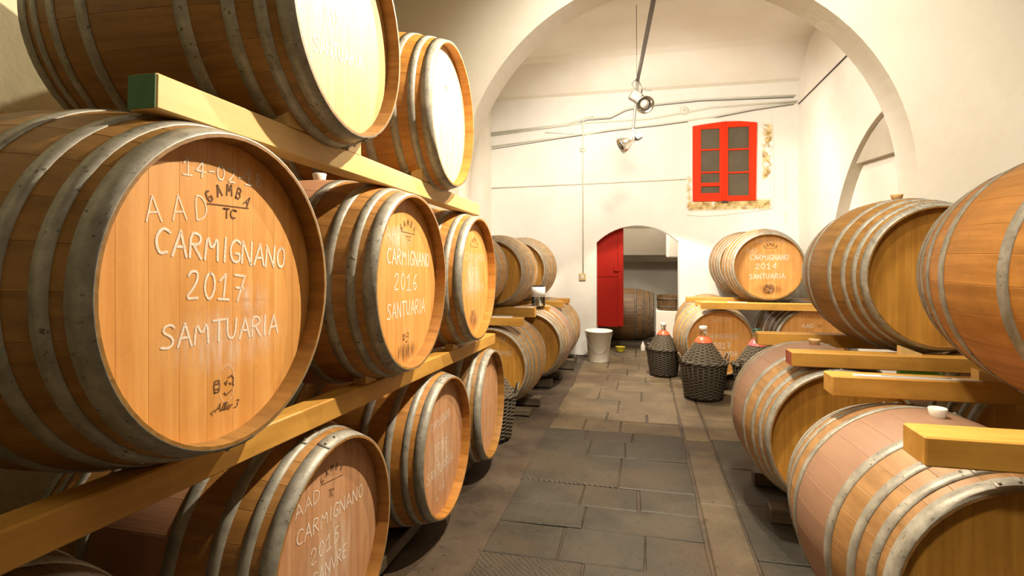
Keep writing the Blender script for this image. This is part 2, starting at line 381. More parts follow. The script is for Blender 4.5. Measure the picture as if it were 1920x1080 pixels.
g = [5.22, 6.0, 6.8, 7.6, 8.4, 9.3]
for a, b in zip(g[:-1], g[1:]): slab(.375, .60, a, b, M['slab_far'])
yr = [.9, 1.7, 2.5, 3.25, 3.95, 4.6, 5.3, 5.9, 6.5, 7.2, 8.0, 9.3]
for a, b in zip(yr[:-1], yr[1:]):
    c = random.uniform(1.1, 1.5)
    m = M['slab_far'] if a > 5 else M['slab']
    slab(.61, c, a, b, m); slab(c, c+random.uniform(.6, .9), a, b, m)
for a, b in ((9.3, 10.1), (10.1, 11.0), (11.0, 12.6)):
    slab(-.9, -.1, a, b, M['slab_far']); slab(-.1, .9, a, b, M['slab_far'])

# ------------------------------------------------------------------ barrel kit
LB, RH, RB = .994, .396, .480
H = LB/2; NS = 28; TH = .028; REC = .055
def rad(x): return RB-(RB-RH)*(x/H)**2
def stave_me():
    V = []; F = []; sm = []
    xs = [-H, -H+.05]+[-H+.05+(LB-.1)*i/14 for i in range(1, 14)]+[H-.05, H]; a = pi/NS
    def strip(cols, s):
        b = len(V); n = len(cols)
        for x in xs:
            r = rad(x)
            for (f, dr_) in cols:
                if dr_ == -TH: dr_ = -TH+.020*max(0, 1-(H-abs(x))/.05)
                V.append((x, (r+dr_)*sin(a*f), (r+dr_)*cos(a*f)))
        for i in range(len(xs)-1):
            for k in range(n-1):
                F.append((b+i*n+k, b+(i+1)*n+k, b+(i+1)*n+k+1, b+i*n+k+1)); sm.append(s)
    strip([(-.965, 0), (-.32, 0), (.32, 0), (.965, 0)], True)
    strip([(.965, 0), (.999, -.0011)], False); strip([(-.999, -.0011), (-.965, 0)], False)
    strip([(.999, -.0011), (.999, -TH)], False); strip([(-.999, -TH), (-.999, -.0011)], False)
    strip([(.999, -TH), (0, -TH), (-.999, -TH)], True)
    for x, sg in ((-H, 1), (H, -1)):
        b = len(V); r = rad(x)
        for (f, d) in ((-.999, -TH+.02), (-.999, -.0011), (-.965, 0), (0, 0), (.965, 0), (.999, -.0011), (.999, -TH+.02), (0, -TH+.02)):
            V.append((x, (r+d)*sin(a*f), (r+d)*cos(a*f)))
        F.append(tuple(range(b, b+8))[::sg]); sm.append(False)
    return mesh('stave', V, F, sm)
STAVE = stave_me()
def band_me(d0, d1, off=.0035, n=72, a0=0, a1=2*pi, name='hoop', extra=0):
    """hoop between distances d0..d1 from the front rim, conforming to the belly"""
    V = []; F = []; full = abs(a1-a0-2*pi) < 1e-6
    x0, x1 = H-d0, H-d1
    pts = [(x0, rad(x0)), (x0, rad(x0)+off), ((x0+x1)/2, rad((x0+x1)/2)+off), (x1, rad(x1)+off), (x1, rad(x1))]
    m = len(pts); k = n if full else n+1
    for i in range(k):
        t = a0+(a1-a0)*i/n
        for (x, r) in pts: V.append((x, r*sin(t), r*cos(t)))
    for i in range(n):
        j = (i+1) % k
        for q in range(m-1): F.append((i*m+q, i*m+q+1, j*m+q+1, j*m+q))
    if not full: F.append(tuple(range(m))[::-1]); F.append(tuple(range((k-1)*m, k*m)))
    me = mesh(name, V, F, True); return me
HD = [(.0, .05), (.079, .113), (.167, .204), (.303, .346)]      # hoop spans (metres from the rim)
HOOP = [band_me(a, b) for a, b in HD]
def lap_me(d0, d1):
    me = band_me(d0+.001, d1-.001, .0065, 8, -.11, .11, 'hoop_lap')
    bm = bmesh.new(); bm.from_mesh(me)
    for t in (-.07, .07):
        x = H-(d0+d1)/2; r = rad(x)+.0075
        bmesh.ops.create_uvsphere(bm, u_segments=8, v_segments=5, radius=.006, matrix=__import__('mathutils').Matrix.Translation((x, r*sin(t), r*cos(t))))
    bm.to_mesh(me); bm.free(); me.materials.clear(); me.materials.append(None); return me
LAP = [lap_me(a, b) for a, b in HD]
HR = rad(H-REC)-TH+.002
def plank_me(u0, u1, ch=.0005, th=.02):
    def out(e):
        a, b = u0+e, u1-e; r = HR-e; n = 6
        us = [a+(b-a)*i/n for i in range(n+1)]
        us = [max(-r+1e-4, min(r-1e-4, u)) for u in us]
        up = [(u, sqrt(max(r*r-u*u, 1e-8))) for u in us]
        return up+[(u, -v) for u, v in reversed(up)]
    V = []; F = []
    p = out(ch); q = out(.0002); n = len(p)
    V += [(0, u, v) for u, v in p]; V += [(-ch, u, v) for u, v in q]; V += [(-th, u, v) for u, v in q]
    F.append(tuple(range(n)))
    for a in (0, n):
        for k in range(n): F.append((a+k, a+n+k, a+n+(k+1) % n, a+(k+1) % n))
    me = mesh('head_plank', V, F)
    bm = bmesh.new(); bm.from_mesh(me); bmesh.ops.recalc_face_normals(bm, faces=bm.faces); bm.to_mesh(me); bm.free(); return me
PW = [-HR, -.305, -.225, -.14, -.055, .035, .115, .205, .295, HR]
PLANK = [plank_me(a, b) for a, b in zip(PW[:-1], PW[1:])]
def disc_me(r, x):
    V = [(x, r*sin(2*pi*k/48), r*cos(2*pi*k/48)) for k in range(48)]+[(x-.004, r*sin(2*pi*k/48), r*cos(2*pi*k/48)) for k in range(48)]
    F = [tuple(range(48))[::-1], tuple(range(48, 96))]+[(k, (k+1) % 48, 48+(k+1) % 48, 48+k) for k in range(48)]
    return mesh('head', V, F)
DISC = disc_me(HR-.001, -.006)
BUNG = lathe_me('bung', [(0, .0), (.024, 0), (.027, .006), (.033, .038), (.030, .041), (.022, .041), (.018, .034), (0, .034)], 20)
CORK = lathe_me('cork', [(0, 0), (.026, 0), (.034, .030), (.036, .036), (.034, .04), (0, .04)], 18)

# stroke lettering
G = {
 'A': ['0,0 .28,1 .56,0', '.1,.36 .46,.36'], 'B': ['0,0 0,1 .34,.98 .44,.8 .34,.56 0,.53', '.34,.56 .5,.34 .38,.04 0,0'], 'C': ['.5,.86 .34,1 .14,.9 .02,.6 .04,.26 .2,.02 .46,.08'],
 'D': ['0,0 0,1 .26,.94 .46,.66 .44,.3 .24,.03 0,0'], 'E': ['.46,1 0,1 0,0 .46,0', '0,.52 .36,.52'], 'G': ['.5,.86 .32,1 .12,.88 .02,.52 .1,.12 .3,0 .5,.12 .5,.42 .3,.42'],
 'I': ['.1,0 .1,1'], 'L': ['0,1 0,0 .4,0'], 'M': ['0,0 .06,1 .3,.4 .54,1 .62,0'], 'N': ['0,0 0,1 .48,0 .48,1'], 'O': ['.26,1 .08,.84 .02,.5 .1,.14 .26,0 .42,.14 .5,.5 .44,.84 .26,1'],
 'R': ['0,0 0,1 .34,.98 .44,.78 .32,.54 0,.5', '.16,.5 .48,0'], 'S': ['.5,.86 .34,1 .1,.92 .06,.68 .36,.5 .48,.26 .34,.02 .02,.06'], 'T': ['0,1 .54,1', '.27,1 .27,0'],
 'U': ['0,1 .02,.24 .22,0 .42,.22 .46,1'], 'V': ['0,1 .26,0 .52,1'], 'Y': ['0,1 .24,.5 .24,0', '.24,.5 .48,1'], 'l': ['0,0 .06,.3 .2,.98 .1,.98 .06,.3 .14,.0 .22,.06'], 'i': ['0,.5 .03,.02 .14,.06', '.04,.72 .05,.76'],
 'e': ['0,.26 .26,.34 .2,.52 .06,.46 .02,.14 .16,0 .3,.1'], 'r': ['0,0 .04,.5', '.04,.4 .14,.52 .26,.46'], ' ': [],
 '0': ['.24,1 .08,.84 .02,.48 .1,.12 .24,0 .38,.12 .46,.48 .4,.84 .24,1'], '1': ['0,.72 .22,1 .22,0', '0,0 .42,0'], '2': ['.04,.78 .16,.98 .36,.96 .42,.72 .28,.4 0,0 .46,.02'],
 '3': ['.04,.94 .3,1 .4,.78 .2,.54 .42,.36 .36,.08 .02,.02'], '4': ['.32,0 .36,1 0,.36 .48,.36'], '5': ['.44,1 .1,1 .06,.58 .3,.6 .44,.36 .32,.06 .02,.02'], '6': ['.4,.96 .14,.7 .04,.3 .16,.02 .36,.04 .42,.3 .26,.48 .08,.34'],
 '7': ['0,1 .46,1 .2,0', '.1,.5 .42,.5'], '8': ['.24,.54 .06,.76 .22,1 .4,.8 .24,.54 .04,.26 .2,0 .44,.2 .24,.54'], '9': ['.42,.66 .2,.5 .04,.74 .2,1 .4,.92 .42,.66 .36,.02'], '-': ['.06,.46 .36,.48'], '.': ['.1,0 .12,.03'],
}
ADV = {'I': .34, 'M': .84, '-': .5, 'l': .26, 'i': .2, 'r': .3, 'e': .38, '.': .3, ' ': .3, 'A': .7, 'L': .54}
def P(s): return [tuple(float(v) for v in q.split(',')) for q in s.split()]
def ribbon(pl, w, V, F, x=0.0):
    n = len(pl)
    for i in range(n-1):
        (a, b), (c, d) = pl[i], pl[i+1]; L_ = math.hypot(c-a, d-b)
        if L_ < 1e-6: continue
        nx, ny_ = -(d-b)/L_*w/2, (c-a)/L_*w/2; b0 = len(V)
        V.extend([(x, a+nx, b+ny_), (x, a-nx, b-ny_), (x, c-nx, d-ny_), (x, c+nx, d+ny_)]); F.append((b0, b0+1, b0+2, b0+3))
    for (a, b) in pl:
        b0 = len(V); V.extend([(x+.0001, a+w/2*cos(k*pi/4), b+w/2*sin(k*pi/4)) for k in range(8)]); F.append(tuple(range(b0, b0+8)))
def text_strokes(t, u0, v0, u1, v1, h, serif=False, slant=0, jit=.05):
    tot = sum(ADV.get(c, .66) for c in t)-.12; L_ = math.hypot(u1-u0, v1-v0); ux, uy = (u1-u0)/L_, (v1-v0)/L_
    k = L_/tot; out = []; x = 0
    for ch in t:
        for st in G[ch]:
            pl = [((x+a+slant*b)*k, b*h) for a, b in P(st)]
            if jit: pl = [(a+random.uniform(-jit, jit)*h*.5, b+random.uniform(-jit, jit)*h*.6) for a, b in pl]
            if len(pl) >= 5:          # round off curved strokes
                q = [pl[0]]
                for (a, b), (c, d) in zip(pl[:-1], pl[1:]): q += [(.75*a+.25*c, .75*b+.25*d), (.25*a+.75*c, .25*b+.75*d)]
                pl = q+[pl[-1]]
            out.append([(u0+a*ux-b*uy, v0+a*uy+b*ux) for a, b in pl])
            if serif:
                for e in (0, -1):
                    a, b = out[-1][e]; out.append([(a-.09*h, b), (a+.09*h, b)])
        x += ADV.get(ch, .66)
    return out
def writing(head, spec):
    for (t, u0, v0, u1, v1, h, w, kind) in spec:
        V = []; F = []
        if t == '*GAMBA':      # arched cooper's stamp over a rule
            cx = (u0+u1)/2; ww = (u1-u0); rr = ww*.68; nm = 'GAMBA'
            for i, ch in enumerate(nm):
                th = pi/2+(2-i)*.34
                for st in [[((a-.26)*h*.95, b*h*.95) for a, b in P(q)] for q in G[ch]]:
                    pl = [(cx+(rr+b)*cos(th)+a*sin(th), v0-rr*.84+(rr+b)*sin(th)-a*cos(th)) for a, b in st]
                    ribbon(pl, w, V, F)
            ribbon([(u0-.004, v0-h*.42), (u1+.004, v1-h*.42)], w*.7, V, F)
            nm = 'burned_stamp'
        elif t == '*OVAL':     # oval cartouche with a little cask and a map outline
            ribbon([(u0+h*.58*cos(k*pi/12), v0+h*sin(k*pi/12)) for k in range(25)], w, V, F)
            obj('chalk_writing', mesh('oval', V, F), M['chalk_faint'], head, (.001, 0, 0)); V = []; F = []
            bx = u0-h*.72
            for pl in ([(bx-.15*h, v0-.3*h), (bx-.2*h, v0), (bx-.15*h, v0+.3*h), (bx+.15*h, v0+.3*h), (bx+.2*h, v0), (bx+.15*h, v0-.3*h), (bx-.15*h, v0-.3*h)], [(bx-.17*h, v0+.14*h), (bx+.17*h, v0+.14*h)], [(bx-.17*h, v0-.14*h), (bx+.17*h, v0-.14*h)],
                       [(u0-.2*h, v0-.45*h), (u0-.05*h, v0-.6*h), (u0+.2*h, v0-.5*h), (u0+.35*h, v0-.42*h)], [(u0+.1*h, v0+.3*h), (u0+.35*h, v0+.38*h), (u0+.5*h, v0+.2*h), (u0+.45*h, v0-.1*h), (u0+.52*h, v0-.2*h)], [(u0-.15*h, v0+.1*h), (u0-.05*h, v0-.05*h), (u0+.02*h, v0+.15*h)], [(u0+.2*h, v0), (u0+.3*h, v0-.1*h)]):
                ribbon(pl, max(w, .003)*1.1, V, F)
            nm = 'burned_stamp'; kind = 2
        elif t.startswith('/'):
            for pl in text_strokes(t[1:], u0, v0, u1, v1, h, False, .28, 0): ribbon(pl, w, V, F)
            ribbon([(u0-.01, v0-.3*h), (u0-.015, v0+.1*h), (u0, v0+.25*h)], w, V, F)
            nm = 'burned_stamp'
        else:
            for pl in text_strokes(t, u0, v0, u1, v1, h, kind == 2, 0, 0 if kind == 2 else .05): ribbon(pl, w, V, F)
            nm = 'burned_stamp' if kind == 2 else 'chalk_writing'
        obj(nm, mesh(nm, V, F), (M['chalk_faint'], M['chalk'], M['brand'])[kind], head, (.0012, 0, 0))

def patch(head, u0, u1, v0, v1, m):
    n = 20; V = [(0, (u0+u1)/2+(u1-u0)/2*cos(2*pi*k/n), (v0+v1)/2+(v1-v0)/2*sin(2*pi*k/n)) for k in range(n)]
    obj('chalk_smudge' if m == 'chalk_smudge' else 'mould_stain', mesh('patch', V, [tuple(range(n))]), M[m], head, (.0006, 0, 0))
PATCH = {'L1': [(-.24, .30, -.24, -.02, 'chalk_smudge'), (.03, .20, -.09, .03, 'chalk_smudge')], 'L2': [(-.25, .1, .12, .27, 'chalk_smudge'), (-.17, .17, -.385, -.27, 'mould')], 'L3': [(-.12, .15, -.36, -.2, 'mould'), (-.25, .25, -.2, .2, 'chalk_smudge')], 'FR': [(-.2, .2, -.36, -.2, 'mould')], 'B1': [(-.2, .25, -.3, .2, 'chalk_smudge')], 'B2': [(-.25, .25, -.3, .2, 'chalk_smudge')]}
BAR = {}
def barrel(key, kind, C3, jy, label, side='side', head='head', text=None, lap=None, bung=None, roll=0, group=None, planks=True, flip=False):
    """C3: centre of the front rim (x, y, height rel. to the eye); jy: turn of the axis in degrees"""
    ang = R(jy) if kind == 'L' else R(jy)-pi/2
    nx, ny_ = cos(ang), sin(ang)
    cx, cy = C3[0]-nx*H, C3[1]-ny_*H
    b = thing('wine_barrel', label, 'barrel', (cx, cy, C3[2]+ZC-RB), ang, group)
    ph = R(roll)+random.uniform(0, .2)
    for k in range(NS): obj('stave', STAVE, M[side], b, (0, 0, RB), (2*pi*k/NS+ph, 0, 0))
    for i, me in enumerate(HOOP):
        for s in (0, 1):
            rx = pi+random.uniform(-.6, .6) if lap is None else R(lap+i*2.5)
            hp = obj('hoop', me, M['steel'], b, (0, 0, RB), ((rx, 0, 0) if s == 0 else (rx, 0, pi)))
            obj('hoop_lap', LAP[i], M['steel'], hp)
    hd = obj('head', DISC, M[head], b, (H-REC, 0, RB), (R(roll), 0, 0))
    if planks:
        for me in PLANK: obj('head_plank', me, M[head], hd)
    h2 = obj('head', DISC, M[head], b, (-H+REC, 0, RB), (0, 0, pi))
    if planks:
        for me in PLANK: obj('head_plank', me, M[head], h2)
    if text: writing(hd, text)
    for p in PATCH.get(key, ()): patch(hd, *p)
    if bung == 'white': obj('bung', BUNG, M['silicone'], b, (0, 0, 2*RB-.006), label='white silicone bung')
    elif bung == 'cork': obj('bung', CORK, M['cork'], b, (0, 0, 2*RB-.006), label='pale cork bung')
    BAR[key] = b
    return b
TX = {
'L1':[('14-02-18', -0.129, 0.284, 0.154, 0.284, 0.038, 0.004, 1),('A A D', -0.23, 0.163, -0.049, 0.181, 0.058, 0.004, 1),('CARMIGNANO', -0.21, 0.094, 0.255, 0.049, 0.061, 0.007, 1),('2017', -0.124, -0.014, 0.081, -0.035, 0.067, 0.0065, 1),('SAMTUARIA', -0.193, -0.127, 0.222, -0.144, 0.055, 0.006, 1),('*GAMBA', -0.05, 0.233, 0.092, 0.233, 0.031, 0.004, 2),('TC', 0.003, 0.188, 0.046, 0.188, 0.024, 0.004, 2),('*OVAL', 0.013, -0.25, 0.013, -0.25, 0.049, 0.002, 0),('/Allier 3', -0.027, -0.314, 0.054, -0.322, 0.02, 0.0025, 2)],
'L2':[('AAD', -0.208, 0.186, -0.046, 0.191, 0.061, 0.006, 0),('CARMIGNANO', -0.193, 0.088, 0.295, 0.063, 0.067, 0.007, 1),('2016', -0.124, -0.03, 0.14, -0.046, 0.074, 0.006, 1),('SANTUARIA', -0.193, -0.156, 0.236, -0.162, 0.067, 0.007, 1),('*GAMBA', -0.046, 0.244, 0.107, 0.236, 0.03, 0.004, 2),('TC', 0.007, 0.192, 0.056, 0.191, 0.02, 0.003, 2),('*OVAL', 0.013, -0.254, 0.013, -0.254, 0.045, 0.002, 0)],
'L3':[('CARMIGNANO', -0.175, 0.124, 0.27, 0.108, 0.051, 0.006, 0),('2016', -0.083, 0.02, 0.12, 0.012, 0.058, 0.006, 0),('SANTUARIA', -0.166, -0.083, 0.258, -0.09, 0.054, 0.006, 0),('*GAMBA', -0.049, 0.225, 0.11, 0.222, 0.033, 0.003, 2),('*OVAL', 0.019, -0.227, 0.019, -0.227, 0.043, 0.003, 0)],
'T1':[('80', -0.127, -0.039, -0.03, -.02, 0.056, 0.008, 1),('SANTUARIA', -0.196, -0.158, 0.155, -0.107, 0.05, 0.008, 1)],
'T2':[('*OVAL', 0.02, 0.165, 0.02, 0.165, 0.034, 0.003, 0)],
'B1':[('13-07-16', -0.069, 0.297, 0.185, 0.261, 0.049, 0.003, 0),('AAD', -0.208, 0.188, -0.059, 0.198, 0.045, 0.004, 1),('CARMIGNANO', -0.202, 0.093, 0.255, 0.078, 0.052, 0.005, 1),('2015', -0.119, -0.017, 0.072, -0.013, 0.055, 0.005, 1),('SANVRE', -0.109, -0.105, 0.127, -0.105, 0.052, 0.005, 1),('*GAMBA', -0.052, 0.256, 0.087, 0.238, 0.024, 0.003, 2),('TC', -0.003, 0.178, 0.026, 0.174, 0.028, 0.003, 2)],
'B2':[('CARMIGNANO', -0.158, 0.117, 0.147, 0.131, 0.05, 0.004, 1),('2017', -0.112, -0.016, 0.098, -0.028, 0.047, 0.004, 1),('SANTUARIA', -0.223, -0.154, 0.194, -0.156, 0.056, 0.005, 1),('L94', -0.079, -0.298, 0.068, -0.281, 0.063, 0.004, 1)],
'B3':[('AAD', -0.113, 0.13, 0.14, 0.124, 0.05, 0.004, 0),('2017', -0.1, -0.009, 0.14, -0.026, 0.051, 0.004, 0)],
'FR':[('14-02-18', -0.142, 0.289, 0.173, 0.288, 0.049, 0.005, 0),('AAD', -0.245, 0.165, -0.116, 0.165, 0.059, 0.006, 0),('CARMIGNANO', -0.2, 0.08, 0.231, 0.08, 0.066, 0.008, 1),('2014', -0.142, -0.03, 0.102, -0.024, 0.066, 0.008, 1),('SANTUARIA', -0.212, -0.154, 0.192, -0.141, 0.06, 0.008, 1),('*GAMBA', -0.039, 0.239, 0.09, 0.239, 0.035, 0.005, 2),('*OVAL', 0.025, -0.238, 0.025, -0.238, 0.052, 0.006, 0),('/Allier 3', -0.026, -0.329, 0.051, -0.329, 0.03, 0.004, 2)],
'FRB1':[('14-02-17', -0.1, 0.25, 0.125, 0.253, 0.053, 0.005, 0),('CARMIGNANO', -0.158, 0.044, 0.223, 0.051, 0.06, 0.008, 0),('2017', -0.069, -0.073, 0.135, -0.069, 0.066, 0.009, 1),('SANTUARIA', -0.127, -0.174, 0.216, -0.166, 0.059, 0.008, 1)],
'FRB2':[('AAD', -0.101, 0.169, 0.038, 0.171, 0.045, 0.007, 1),('TC', 0.08, 0.172, 0.127, 0.172, 0.032, 0.005, 2)],
'FLB':[('12', 0.104, 0.271, 0.156, 0.256, 0.051, 0.006, 0),('CARMIGNANO', -0.15, 0.127, 0.238, 0.114, 0.051, 0.006, 0)],
}
k = 1.38
# left rack, heads to the aisle
barrel('L1', 'L', (-1.014, 1.239, -.087), 0, 'nearest big barrel of the left rack, chalked 2017 on its orange head', 'side', 'head', TX['L1'])
barrel('L2', 'L', (-1.010, 2.378, -.119), .3, 'middle-row left barrel with white bung, chalked 2016, right of the 2017 one', 'side_pinktop', 'head', TX['L2'], bung='white')
barrel('L3', 'L', (-1.041, 3.525, -.148), .2, 'middle-row left barrel at the far end of the lower beam, faint chalk', 'side_orange', 'head', TX['L3'])
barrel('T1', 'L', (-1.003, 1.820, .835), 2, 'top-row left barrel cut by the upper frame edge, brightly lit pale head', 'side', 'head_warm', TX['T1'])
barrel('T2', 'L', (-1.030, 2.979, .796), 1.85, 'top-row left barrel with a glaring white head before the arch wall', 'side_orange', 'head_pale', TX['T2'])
barrel('B1', 'L', (-1.086, 1.862, -1.083), -.2, 'bottom-row left barrel chalked 2015 under the lower beam', 'side_pinktop', 'head_pink', TX['B1'], 6)
barrel('B2', 'L', (-1.097, 3.080, -1.115), -.3, 'bottom-row left barrel with pinkish head and slanting chalk reading L94', 'side_orange', 'head_pink', TX['B2'], 8)
barrel('B3', 'L', (-1.104, 4.093, -1.130), 2, 'bottom-row left barrel beside the hidden wicker demijohn', 'side', 'head_pink', TX['B3'])
barrel('B0', 'L', (-1.10, .76, -1.075), 0, 'bottom-row left barrel mostly outside the lower left corner', 'side_old', 'head_pink', None)
# right rack, heads to the viewer
barrel('RU1', 'R', (1.619, 1.798, -.081), 2.6, 'upper right orange barrel cut off by the right frame edge', 'side_orange', 'head_gold', None)
barrel('RU2', 'R', (1.631, 3.520, -.119), 4.5, 'upper right barrel with plain golden head behind the cut-off one', 'side', 'head_gold', None, 12, 'cork')
barrel('RB1', 'R', (1.173, 2.007, -1.112), 4.45, 'lower right barrel with pinkish belly and white bung, nearest the viewer', 'side_stained', 'head_gold', None, 8, 'white')
barrel('RB2', 'R', (1.107, 3.425, -1.050), 2.5, 'lower right barrel with pinkish belly and pale cork bung', 'side_stained', 'head_gold', None, 6, 'cork')
barrel('RB2b', 'R', (2.24, 3.71, -1.10), 0, 'lower right barrel glimpsed between the beams, behind the white bung', 'side_pale', 'head_gold', None)
# far room, right rack
barrel('FR', 'R', (1.497, 7.22, -.13), -2, 'far right upper barrel chalked 2014 below the red window', 'side', 'head', TX['FR'])
barrel('FRback', 'R', (1.47, 8.27, -.12), 0, 'far right upper barrel peeping out behind the one chalked 2014', 'side', 'head_gold')
barrel('FRB1', 'R', (.94, 7.2, -1.07), 5, 'far right lower barrel chalked 2017 behind the demijohns', 'side_pale', 'head', TX['FRB1'])
barrel('FRB0', 'R', (1.0, 8.26, -1.05), 3, 'far right lower barrel against the end wall behind the 2017 one', 'side_pale', 'head_gold')
barrel('FRB2', 'R', (1.97, 7.2, -1.03), 5, 'far right lower barrel marked AAD, before the arched recess', 'side_old', 'head', TX['FRB2'])
# far room, left rack
barrel('FLU0', 'R', (-2.0, 5.60, -.17), 0, 'far left upper barrel, first behind the arch wall, mostly hidden', 'side_pale', 'head_gold')
barrel('FLU', 'R', (-1.829, 6.62, -.205), .3, 'far left upper barrel, second of its row, golden head showing', 'side_pale', 'head_gold')
barrel('FLU3', 'R', (-1.73, 7.68, -.20), 0, 'far left upper barrel nearest the end wall, behind the half-dark jar', 'side_pale', 'head_gold')
barrel('FLB1', 'R', (-1.563, 5.60, -1.165), -1.7, 'far left lower barrel, first behind the arch, faint chalk on its dark head', 'side_pale', 'head_gold', TX['FLB'])
barrel('FLB2', 'R', (-1.38, 6.80, -1.12), 0, 'far left lower barrel, second of its row, with a pinkish belly', 'side_stained', 'head_gold')
barrel('FLB3', 'R', (-1.40, 7.95, -1.12), 0, 'far left lower barrel nearest the white bucket', 'side_pale', 'head_gold')

# ------------------------------------------------------------------ beams, bearers, wedges
def beam(p0, p1, w, h, label, m='beam', end=None, name='timber_beam'):
    """p0/p1: top front edge ends; w goes away from the viewer-side face, h downwards"""
    from mathutils import Vector
    a = Vector((p0[0], p0[1], p0[2]+ZC)); b = Vector((p1[0], p1[1], p1[2]+ZC)); d = b-a; Ln = d.length
    rz = math.atan2(d.y, d.x); ry = -math.asin(d.z/Ln)
    s = 1
    me = box_me('beam', 0, Ln, 0, w, -h, 0, .005)
    o = thing(name, label, 'beam', a, 0); o.rotation_euler = (0, ry, rz)
    obj('timber', me, M[m], o)
    if end: obj('painted_end', box_me('end', -.0015, .001, .003, w-.003, -h+.003, -.003, 0), M[end], o, label='painted end of the beam')
    return o
beam((-1.12, 1.085, .437), (-1.12, 3.77, .372), .085, .088, 'upper left beam under the top barrels, with a green-painted end', 'beam_pale', 'green_paint')
beam((-1.16, .50, -.503), (-1.16, 4.356, -.630), .085, .084, 'lower left beam under the middle row of barrels')
beam((-1.82, .9, .43), (-1.82, 3.8, .36), .085, .09, 'rear beam under the wall-side ends of the top left barrels')
beam((-1.80, .50, -.503), (-1.80, 4.3, -.630), .085, .084, 'rear beam under the wall-side ends of the middle left barrels')
def xbeam(x0, x1, y, zt, h, w, label, m='beam', end=None, name='timber_beam'):
    return beam((x0, y, zt), (x1, y, zt), w, h, label, m, end, name)
xbeam(.825, 2.6, 1.89, -.54, .09, .15, 'nearest right-hand beam with chipped pale end, above the white bung barrel', 'beam')
xbeam(.835, 2.6, 2.75, -.54, .09, .13, 'second right-hand beam with a white paper strip on top', 'beam')
xbeam(.835, 2.6, 3.45, -.55, .083, .13, 'third right-hand beam with a red-painted end', 'beam', 'red_end')
xbeam(.825, 2.6, 4.33, -.56, .09, .12, 'fourth right-hand beam, dim, behind the cork bung', 'beam')
xbeam(.71, 2.3, 7.12, -.565, .085, .13, 'far right front beam under the barrel chalked 2014', 'beam')
xbeam(.60, 2.3, 8.0, -.57, .07, .13, 'far right back beam reaching furthest left', 'beam')
xbeam(.68, 2.3, 7.5, -.585, .06, .10, 'far right middle beam between the other two', 'beam')
for i, (y, x1, zt, h) in enumerate(((5.60, -1.205, -.645, .085), (6.70, -1.285, -.640, .12), (7.05, -1.165, -.650, .085), (7.85, -1.10, -.650, .09), (8.40, -1.08, -.650, .075))):
    xbeam(-2.5, x1, y, zt, h, .12, ('far left beam carrying a white marked strip, nearest the arch', 'far left beam behind the marked strip, thick and dark',
          'far left beam with the half-dark glass jar', 'far left beam just behind the glass jar', 'far left beam nearest the end wall')[i], 'beam')
def bearer(x0, x1, y, zt, h, w, label): return xbeam(x0, x1, y, zt, h, w, label, 'bearer', None, 'floor_bearer')
bearer(.78, 2.7, 3.70, -1.565, .09, .12, 'dark floor bearer poking out left of the near lower right barrel')
bearer(.79, 2.7, 4.28, -1.565, .09, .11, 'dark floor bearer behind the cork bung barrel')
bearer(.95, 2.7, 2.22, -1.565, .09, .12, 'front floor bearer under the white bung barrel')
bearer(.95, 2.7, 2.75, -1.565, .09, .12, 'rear floor bearer under the white bung barrel')
for i, (y, x1, zt) in enumerate(((5.62, -1.13, -1.60), (6.02, -1.10, -1.575), (6.90, -1.11, -1.575), (7.40, -1.07, -1.575), (8.08, -.97, -1.52), (8.65, -1.0, -1.56))):
    bearer(-2.1, x1, y, zt, ZC+zt, .13, ('low floor bearer right of the hidden demijohn', 'floor bearer with pale top edge under the first far left lower barrel', 'floor bearer under the second far left lower barrel',
           'rear floor bearer under the second far left lower barrel', 'tall dark floor block left of the white bucket', 'floor bearer behind the tall dark block left of the bucket')[i])
beam((-1.30, .4, -1.54), (-1.30, 4.6, -1.59), .10, .07, 'dark floor bearer along the bottom left row', 'bearer', None, 'floor_bearer')
beam((-1.90, .4, -1.54), (-1.90, 4.6, -1.59), .10, .07, 'rear dark floor bearer along the bottom left row', 'bearer', None, 'floor_bearer')
bearer(.70, 2.4, 7.35, -1.55, .11, .12, 'floor bearer under the far right 2017 barrel')
bearer(.70, 2.4, 7.95, -1.55, .11, .12, 'rear floor bearer under the far right 2017 barrel')
def wedge(loc, rz, label, m='beam_pale', sx=.10, sy=.06, sz=.045):
    V = [(0, -sy/2, 0), (sx, -sy/2, 0), (sx, sy/2, 0), (0, sy/2, 0), (0, -sy/2, sz), (0, sy/2, sz), (sx, -sy/2, sz*.25), (sx, sy/2, sz*.25)]
    F = [(0, 3, 2, 1), (0, 1, 6, 4), (3, 5, 7, 2), (0, 4, 5, 3), (4, 6, 7, 5), (1, 2, 7, 6)]
    return tag(obj('wooden_wedge', mesh('wedge', V, F), M[m], loc=(loc[0], loc[1], loc[2]+ZC), rot=(0, 0, rz)), label, 'wedge', 'wedges between barrels and beams')
wedge((-1.15, 1.585, .425), pi/2, 'near wooden wedge on the upper left beam under the frame-cut barrel', sz=.06)
wedge((-1.15, 2.065, .413), -pi/2, 'far wooden wedge on the upper left beam under the frame-cut barrel', sz=.06)
wedge((-1.15, 2.71, .398), pi/2, 'wooden wedge on the upper left beam under the glaring white barrel', sz=.06)
wedge((1.40, 3.50, -.55), 0, 'wooden wedge on the red-ended right beam', sz=.05)
wedge((1.41, 2.80, -.54), 0, 'wooden wedge on the right beam with the paper strip', sz=.05)
wedge((-1.20, 2.20, -.567), pi/2, 'wooden wedge on the lower left beam under the 2016 barrel')
wedge((-1.20, 3.35, -.605), pi/2, 'wooden wedge on the lower left beam under the third barrel')

